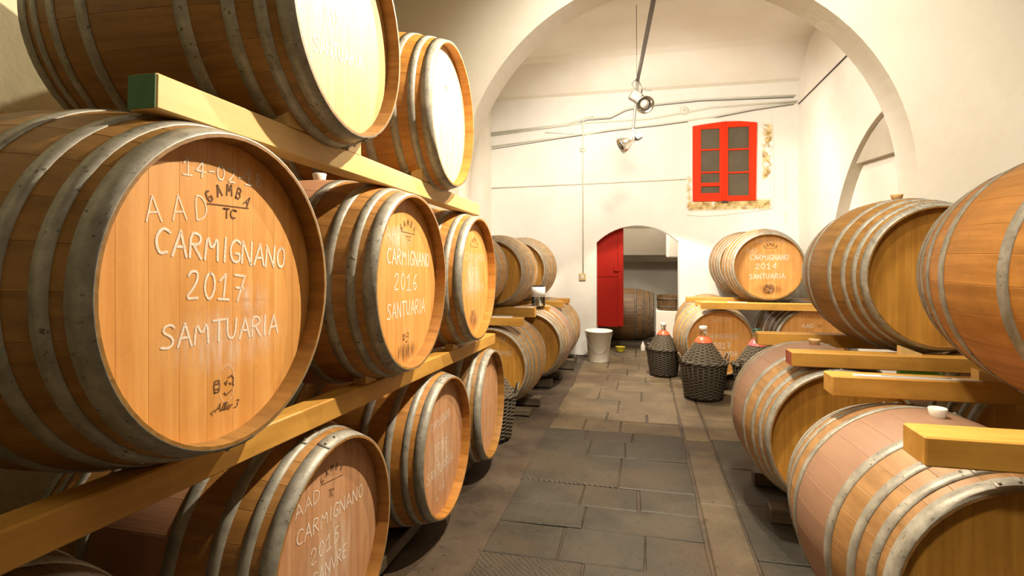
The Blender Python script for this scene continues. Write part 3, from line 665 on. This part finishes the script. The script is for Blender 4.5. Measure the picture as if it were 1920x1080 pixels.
# ------------------------------------------------------------------ window, door, pipes on the end wall
win = struct(bpy.data.objects.new('window_1', None)); C.objects.link(win); win.location = (0, YB, ZC)
def wbox(name, x0, x1, z0, z1, y0, y1, m, par, bev=.006): return obj(name, box_me(name, x0, x1, y0, y1, z0, z1, bev), M[m], par)
fo = [(.795, .875), (.795, 2.075), (1.0, 2.10), (1.275, 2.125), (1.5, 2.118), (1.75, 2.085), (1.735, .868), (1.27, .868)]
fi = [[(.92, 1.0), (1.20, 1.0), (1.20, 2.02), (.92, 2.02)], [(1.325, .95), (1.635, .95), (1.635, 2.03), (1.325, 2.03)]]
obj('window_frame', loop_wall('wf', fo, [list(h) for h in fi], .06), M['red_window'], win, (0, -.03, 0))
for zz in (1.69, 1.33): wbox('glazing_bar', .91, 1.21, zz-.013, zz+.013, -.024, .01, 'red_window', win, .003)
for zz in (1.68, 1.315): wbox('glazing_bar', 1.315, 1.645, zz-.013, zz+.013, -.024, .01, 'red_window', win, .003)
wbox('glazing_bar', .90, 1.22, 1.105, 1.165, -.028, .01, 'red_window', win, .004)
wbox('meeting_stile', 1.25, 1.29, .87, 2.11, -.05, -.028, 'red_window', win, .008)
for z0, z1 in ((1.70, 2.025), (1.34, 1.68), (1.165, 1.32), (.995, 1.11)): wbox('pane', .91, 1.21, z0, z1, .0, .006, 'pane', win, 0)
for z0, z1 in ((1.69, 2.035), (1.325, 1.67), (.945, 1.305)): wbox('pane', 1.315, 1.645, z0, z1, .0, .006, 'pane', win, 0)
wbox('latch', 1.22, 1.33, .845, .865, -.06, -.02, 'cable', win, .004)
wbox('window_backing', .80, 1.75, .85, 2.15, .26, .31, 'ink', win, 0)
# plaster surround of the window (slightly proud, chipped)
so = [(.70, .66), (.95, .63), (1.3, .65), (1.7, .70), (1.99, .74), (2.0, 1.2), (1.99, 1.8), (1.97, 2.16), (1.5, 2.2), (1.0, 2.19), (.72, 2.16), (.69, 1.4)]
struct(obj('trim_3', loop_wall('surround', [(x, z+ZC) for x, z in so], [[(wx0-.035, .865+ZC), (1.76, .865+ZC), (1.77, 2.10+ZC), (1.3, 2.14+ZC), (.785, 2.09+ZC)]], .02), M['back'], loc=(0, YB-.012, 0)))
# red door leaf, closed, left half of the doorway
door = struct(bpy.data.objects.new('door_1', None)); C.objects.link(door); door.location = (0, YB+.16, 0)
x1 = -.30
lp = [(dx0-.02, .47), (x1, .47)]+[(x, z) for x, z in reversed([p for p in arc(dcx, dcz, dr+.03, pi/2+da, pi/2-da, 32) if p[0] < x1])]
lp = [(dx0-.02, .47), (x1, .47), (x1, dcz+sqrt((dr+.03)**2-(x1-dcx)**2))]+[p for p in reversed(arc(dcx, dcz, dr+.03, pi/2+da, pi/2-da, 32)) if p[0] < x1-.01]+[(dx0-.02, dsp)]
obj('door_leaf', loop_wall('leaf', lp, [], .05), M['red'], door)
obj('door_rail', box_me('rail', dx0+.01, x1-.08, -.015, .005, 1.31, 1.33, .004), M['red'], door)
obj('door_stile', box_me('stile', x1-.09, x1-.005, -.025, .0, .48, 2.02, .005), M['red'], door)
obj('door_latch', box_me('latch', x1-.16, x1-.06, -.04, -.015, 1.40, 1.48, .006), M['red'], door)
def pipe(label, pts, r=.012, m='pipe', name='conduit_pipe', y=YB, cat='pipe', group=None):
    o = tag(obj(name, tube_me(name, [(x, y-r-.002, z+ZC) for x, z in pts], r, 8), M[m]), label, cat, group); return o
pipe('uppermost wall conduit running the full width above the window', [(-2.54, 2.14), (-1.27, 2.22), (-.9, 2.30), (-.5, 2.30), (-.25, 2.42), (.1, 2.47), (.9, 2.50), (2.30, 2.47)], .014)
pipe('second wall conduit just under the uppermost one', [(-2.54, 2.10), (-1.0, 2.225), (0.1, 2.235), (.55, 2.29), (1.1, 2.36), (2.32, 2.38)], .014)
pipe('slack lower conduit sagging left of the spot lamps', [(-2.54, 1.90), (-1.2, 2.02), (-.5, 2.09), (.3, 2.14), (1.1, 2.21), (1.7, 2.30), (2.30, 2.36)], .013)
pipe('thin cable clipped beside the slack conduit', [(-1.6, 2.10), (-1.2, 2.06), (-.9, 2.03), (-.4, 2.10)], .008)
pipe('vertical conduit dropping to the wall switch', [(-.78, 2.33), (-.92, 2.32), (-.955, 2.26), (-.955, 1.9), (-.955, -.30)], .012)
pipe('horizontal conduit at window sill height left of the red window', [(-2.54, 1.18), (.70, 1.235)], .010)
def jbox(label, x, z, r):
    o = thing('junction_box', label, 'electrical box', (x, YB, z+ZC)); o.rotation_euler = (pi/2, 0, 0)
    obj('box_body', lathe_me('jb', [(r*1.05, 0), (r, .035), (r*.92, .042), (0, .043)], 20), M['pipe'], o)
    obj('box_lid_screw', lathe_me('sc', [(.008, .043), (.008, .047), (0, .048)], 8), M['iron'], o); return o
pipe('dark thin shadow line modelled under the uppermost conduit', [(-2.54, 2.09), (-1.2, 2.20), (-.88, 2.27), (-.5, 2.275), (-.25, 2.39), (.1, 2.44), (.9, 2.475), (2.28, 2.445)], .006, 'cable', 'cable_and_shade_line', cat='cable')  # this and the next dark tube are the conduits' shadow lines, modelled
pipe('dark thin shadow line modelled under the slack conduit', [(-2.54, 1.86), (-1.2, 2.0), (-.5, 2.066), (.3, 2.117), (1.1, 2.188), (1.7, 2.278), (2.28, 2.335)], .005, 'cable', 'cable_and_shade_line', cat='cable')
jbox('round junction box on the vertical conduit', -.955, 1.79, .05)
jbox('round junction box above the left edge of the red window', .665, 2.335, .065)
sw = thing('wall_switch', 'aged square wall switch at the bottom of the vertical conduit', 'switch', (-.965, YB, -.35+ZC))
obj('switch_plate', box_me('sp', -.055, .055, -.035, 0, -.06, .06, .008), M['switch'], sw)
obj('rocker', box_me('rk', -.02, .02, -.045, -.03, -.03, .03, .004), M['pipe'], sw)
tag(obj('cable_and_shade_line', tube_me('cb', [(XR-.012, YB-.05, 2.33+ZC), (XR-.012, 8.2, 2.34+ZC), (XR-.012, 5.5, 2.36+ZC)], .009, 6), M['cable']), 'dark cable running along the right wall of the far room', 'cable')

# ------------------------------------------------------------------ lamp track with two spot lamps
tr = thing('lamp_track', 'long grey steel lamp track hanging through the arch', 'lamp track', (-.05, 7.1, 2.2+ZC))
obj('track_rail', tube_me('rail', [(.40, -6.1, 0), (.15, -2.2, 0), (0, 0, 0)], .022, 8), M['iron'], tr)
obj('suspension_wire', tube_me('wire', [(-.01, -.02, 0), (-.015, -.02, .955)], .004, 6), M['iron'], tr)
obj('drop_pole', tube_me('pole', [(0, 0, .02), (-.02, .02, -.25), (-.06, .05, -.62), (-.11, .06, -.80)], .017, 8), M['iron'], tr)
V, F = tube_data([(.0, 0, .03), (-.07, 0, -.04), (-.03, -.02, -.12), (.03, 0, -.05), (-.01, 0, .0)], .006, 6)
tube_data([(.01, 0, 0), (.05, -.03, -.1), (.11, -.05, -.15), (.16, -.06, -.16)], .006, 6, V, F)
obj('loose_wiring', mesh('wires', V, F, True), M['cable'], tr)
BELL = [(0, -.10), (.022, -.10), (.026, -.04), (.045, -.015), (.075, .035), (.088, .085), (.091, .085), (.084, .088), (.07, .04), (.04, -.005), (0, -.01)]
from mathutils import Vector
def lampo(label, loc, aim, sc=1.0):
    o = thing('spot_lamp', label, 'lamp', (loc[0], loc[1], loc[2]+ZC))
    o.rotation_euler = Vector(aim).to_track_quat('Z', 'Y').to_euler(); o.scale = (sc,)*3
    obj('reflector', lathe_me('bell', BELL, 28), M['chrome'], o)
    obj('bulb', lathe_me('bulb', [(.018, -.01), (.03, .02), (.046, .055), (.038, .085), (.018, .1), (0, .103)], 20), M['iron'], o, label='dark mirrored bulb')
    obj('lamp_socket', lathe_me('sock', [(0, -.16), (.03, -.16), (.034, -.1), (.024, -.095)], 16), M['iron'], o)
    obj('bracket', tube_me('br', [(0, .03, -.13), (0, .09, -.12), (0, .12, -.05)], .008, 6), M['iron'], o)
    return o
lampo('upper chrome spot lamp on the track, facing the viewer', (.02, 7.0, 1.90), (.25, -1, -.75), 1.25)
lampo('lower chrome spot lamp tilted to the left', (-.17, 7.12, 1.43), (-1, -.25, -.55), 1.2)
tag(obj('lamp_adapter', box_me('ad', -.075, .055, -.05, .05, -.06, .06, .012), M['iron'], loc=(-.07, 7.05, 1.98+ZC), rot=(0, .5, .3)), 'small grey adapter box on the lamp pole', 'electrical box')

# ------------------------------------------------------------------ demijohns in wicker
def weave_me(r0, r1, z0, z1, rows_, stakes, amp, sr, V=None, F=None):
    V = [] if V is None else V; F = [] if F is None else F
    for i in range(rows_):
        f = (i+.5)/rows_; r = r0+(r1-r0)*f; z = z0+(z1-z0)*f; ph = (i % 2)*pi
        pts = [((r+amp*cos(stakes/2*t+ph))*cos(t), (r+amp*cos(stakes/2*t+ph))*sin(t), z) for t in [2*pi*k/(stakes*2) for k in range(stakes*2)]]
        tube_data(pts, sr, 5, V, F, True)
    return V, F
ST = 26
V, F = weave_me(.205, .258, .03, .42, 22, ST, .009, .0095); WBODY = mesh('basket_weave', V, F, True)
V, F = weave_me(.235, .085, .44, .66, 15, ST-6, .008, .0085); WLID = mesh('lid_weave', V, F, True)
V = []; F = []
for k in range(ST):
    t = 2*pi*(k+.5)/ST; tube_data([(.205*cos(t), .205*sin(t), .01), (.262*cos(t), .262*sin(t), .43)], .007, 5, V, F)
WST = mesh('basket_stakes', V, F, True)
V = []; F = []
for s in (0, pi):
    pts = [((.262+.013*cos(9*t+s))*cos(t), (.262+.013*cos(9*t+s))*sin(t), .432+.011*sin(9*t+s)) for t in [2*pi*q/72 for q in range(72)]]
    tube_data(pts, .012, 6, V, F, True)
WRIM = mesh('basket_rim', V, F, True)
WHAND = tube_me('handle', [(-.055, 0, 0), (-.06, .008, .05), (-.035, .018, .085), (0, .022, .095), (.035, .018, .085), (.06, .008, .05), (.055, 0, 0)], .011, 6)
GL = lathe_me('glass_body', [(0, .02), (.17, .02), (.20, .08), (.225, .38), (.20, .46), (.12, .58), (.055, .66), (.038, .70), (.036, .78), (.044, .785), (.044, .805), (.036, .805)], 28)
COL = lathe_me('collar', [(.100, .655), (.096, .668), (.062, .715), (.046, .722), (.040, .715)], 28)
LINER = lathe_me('liner', [(.0, .012), (.198, .012), (.252, .43), (.228, .44), (.078, .665)], 28)
CAPS = {'cork': lathe_me('cap', [(0, .798), (.040, .798), (.045, .806), (.045, .836), (.04, .842), (0, .842)], 18)}
def demijohn(x, y, rz, label, collar, cap, tilt=0, sc=1.0, capm='white_plastic'):
    o = thing('demijohn', label, 'demijohn', (x, y, 0), rz, None); o.scale = (sc,)*3; o.rotation_euler = (tilt, 0, rz)
    obj('glass_bottle', GL, M['glass'], o, label='clear glass neck')
    obj('basket_liner', LINER, M['wicker'], o)
    for nm, me, m in (('basket_weave', WBODY, 'wicker'), ('lid_weave', WLID, 'wicker_light'), ('basket_stakes', WST, 'wicker')):
        obj(nm, me, M[m], o)['kind'] = 'stuff'
    obj('basket_rim', WRIM, M['wicker'], o)
    for s in (0, pi): obj('handle', WHAND, M['wicker_light'], o, (.262*cos(s), .262*sin(s), .43), (0, 0, s-pi/2))
    obj('collar', COL, M[collar], o, label='red plastic collar')
    obj('cap', CAPS['cork'], M[capm], o)
    return o
demijohn(.70, 6.80, .15, 'wicker demijohn with coral collar and white cap, front of the group', 'coral', 1)
demijohn(.295, 7.98, .6, 'wicker demijohn with coral collar by the doorway, leftmost of the right-hand group', 'coral', 1, 0, .87)
demijohn(1.27, 6.70, .9, 'wicker demijohn with pinkish collar and dark green cap, beside the right beams', 'coral_pink', 1, 0, 1.0, 'dark_green')
demijohn(-1.36, 4.88, .3, 'dark wicker demijohn half hidden behind the bottom left barrels', 'coral', 1, 0, .95)

# ------------------------------------------------------------------ smaller things
bk = thing('bucket', 'white plastic bucket standing by the doorway', 'bucket', (-.66, 8.80, 0), 0)
obj('bucket_body', lathe_me('bb', [(0, .006), (.150, .006), (.155, 0), (.162, .012), (.198, .47), (.214, .472), (.216, .49), (.200, .495), (.192, .485), (.156, .02), (0, .016)], 36), M['white_plastic'], bk)
obj('handle', tube_me('hd', [(-.215, -.02, .46)]+[(-.205*cos(t), -.205*sin(t)-.012, .46-.33*sin(t)*(.5+.5*cos(t-2.0))) for t in [pi*q/14 for q in range(1, 14)]]+[(.215, -.02, .46)], .005, 6), M['iron'], bk, label='thin wire handle')
jr = thing('glass_jar', 'straight glass jar half full of dark wine on a far left beam', 'jar', (-1.30, 7.03, -.650+ZC))
obj('jar_glass', lathe_me('jar', [(0, 0), (.085, 0), (.088, .01), (.088, .265), (.082, .265), (.082, .012), (0, .012)], 24), M['glass'], jr)
obj('wine', lathe_me('wine', [(0, .013), (.0805, .013), (.0805, .125), (0, .125)], 24), M['dark_liquid'], jr)
obj('paper_label', lathe_me('lab', [(.0885, .125), (.0895, .125), (.0895, .255), (.0885, .255)], 24), M['paper'], jr)
def strip(label, x0, x1, y, z, w=.05, marks=10):
    o = thing('paper_strip', label, 'paper strip', (x0, y, z+ZC), 0, None)
    obj('paper', box_me('ps', 0, x1-x0, 0, w, 0, .006, 0), M['paper'], o)
    V = []; F = []
    for i in range(marks):
        u = (i+.5)/marks*(x1-x0); b = len(V); ww = (x1-x0)/marks*.28
        V += [(u-ww, .012, .0065), (u+ww, .012, .0065), (u+ww, w*.7, .0065), (u-ww, w*.7, .0065)]; F.append((b, b+1, b+2, b+3))
    obj('printed_marks', mesh('marks', V, F), M['ink'], o); return o
strip('white marked paper strip on the nearest far left beam', -1.58, -1.33, 5.61, -.645, .09)
strip('white marked paper strip beside the glass jar', -1.55, -1.32, 6.72, -.640, .09)
strip('long white paper strip on the second right beam', .93, 1.42, 2.76, -.54, .035, 0 or 1)
strip('white paper scrap on the far right beam under the 2014 barrel', 1.02, 1.24, 7.14, -.565, .06, 1)
gb = thing('green_bottle', 'bright green plastic bottle wedged between the lower right barrels', 'bottle', (1.62, 3.80, -.735+ZC), 0)
gb.rotation_euler = (0, 1.45, -.2)
obj('bottle_body', lathe_me('gbb', [(0, -.1), (.05, -.1), (.058, -.09), (.058, .08), (.03, .11), (.024, .13), (0, .13)], 20), M['green_plastic'], gb)
obj('cap', lathe_me('gbc', [(.026, .128), (.028, .132), (.028, .152), (0, .154)], 16), M['white_plastic'], gb)

# store room seen through the doorway
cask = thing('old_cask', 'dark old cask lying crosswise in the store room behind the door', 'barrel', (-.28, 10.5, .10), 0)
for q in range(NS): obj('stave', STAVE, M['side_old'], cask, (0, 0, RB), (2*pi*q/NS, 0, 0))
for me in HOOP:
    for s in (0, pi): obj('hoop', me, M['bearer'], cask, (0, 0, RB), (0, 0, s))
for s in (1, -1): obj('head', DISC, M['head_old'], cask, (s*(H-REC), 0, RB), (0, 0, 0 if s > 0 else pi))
tag(obj('cask_bearer', box_me('cb', -.45, .45, -.15, .15, 0, .12, .01), M['bearer'], loc=(-.28, 10.5, 0)), 'dark timber block under the old cask', 'block')
tub = thing('wooden_tub', 'dark wooden tub on the white plinth in the store room', 'tub', (.50, 10.25, .70), 0)
V = []; F = []
for q in range(20):
    a0, a1 = 2*pi*(q+.03)/20, 2*pi*(q+.97)/20; b = len(V)
    for (r, z) in ((.22, 0), (.24, .26), (.215, .26), (.195, 0)):
        V += [(r*cos(a0), r*sin(a0), z), (r*cos(a1), r*sin(a1), z)]
    F += [(b, b+1, b+3, b+2), (b+2, b+3, b+5, b+4), (b+4, b+5, b+7, b+6), (b+6, b+7, b+1, b), (b, b+2, b+4, b+6), (b+1, b+7, b+5, b+3)]
obj('tub_staves', mesh('tub', V, F), M['side_old'], tub)
obj('tub_bottom', lathe_me('tbm', [(0, .02), (.205, .02), (.205, .04), (0, .04)], 20), M['side_old'], tub)
for z in (.05, .19): obj('tub_hoop', lathe_me('th', [(.2215+.077*z, z), (.2265+.077*z, z), (.2265+.077*z+.002, z+.03), (.2215+.077*z+.002, z+.03)], 28), M['bearer'], tub)
tag(obj('white_plinth', box_me('pl', .24, .80, 10.0, 10.55, 0, .70, .015, 2), M['wall']), 'whitewashed block under the dark tub', 'plinth')
yb = thing('yellow_bowl', 'small yellow plastic bowl on the floor in the doorway', 'bowl', (-.36, 9.75, 0))
obj('bowl_body', lathe_me('yb', [(0, .004), (.06, .004), (.065, .02), (.085, .09), (.09, .092), (.084, .086), (.06, .02), (0, .016)], 24), M['yellow'], yb)
wb = thing('white_bottle', 'small pale bottle on the floor before the old cask', 'bottle', (.02, 9.95, 0))
obj('bottle_body', lathe_me('wbb', [(0, 0), (.035, 0), (.038, .01), (.038, .09), (.018, .13), (.015, .16), (0, .16)], 16), M['white_plastic'], wb)
obj('cap', lathe_me('wbc', [(.017, .158), (.017, .18), (0, .18)], 12), M['iron'], wb)
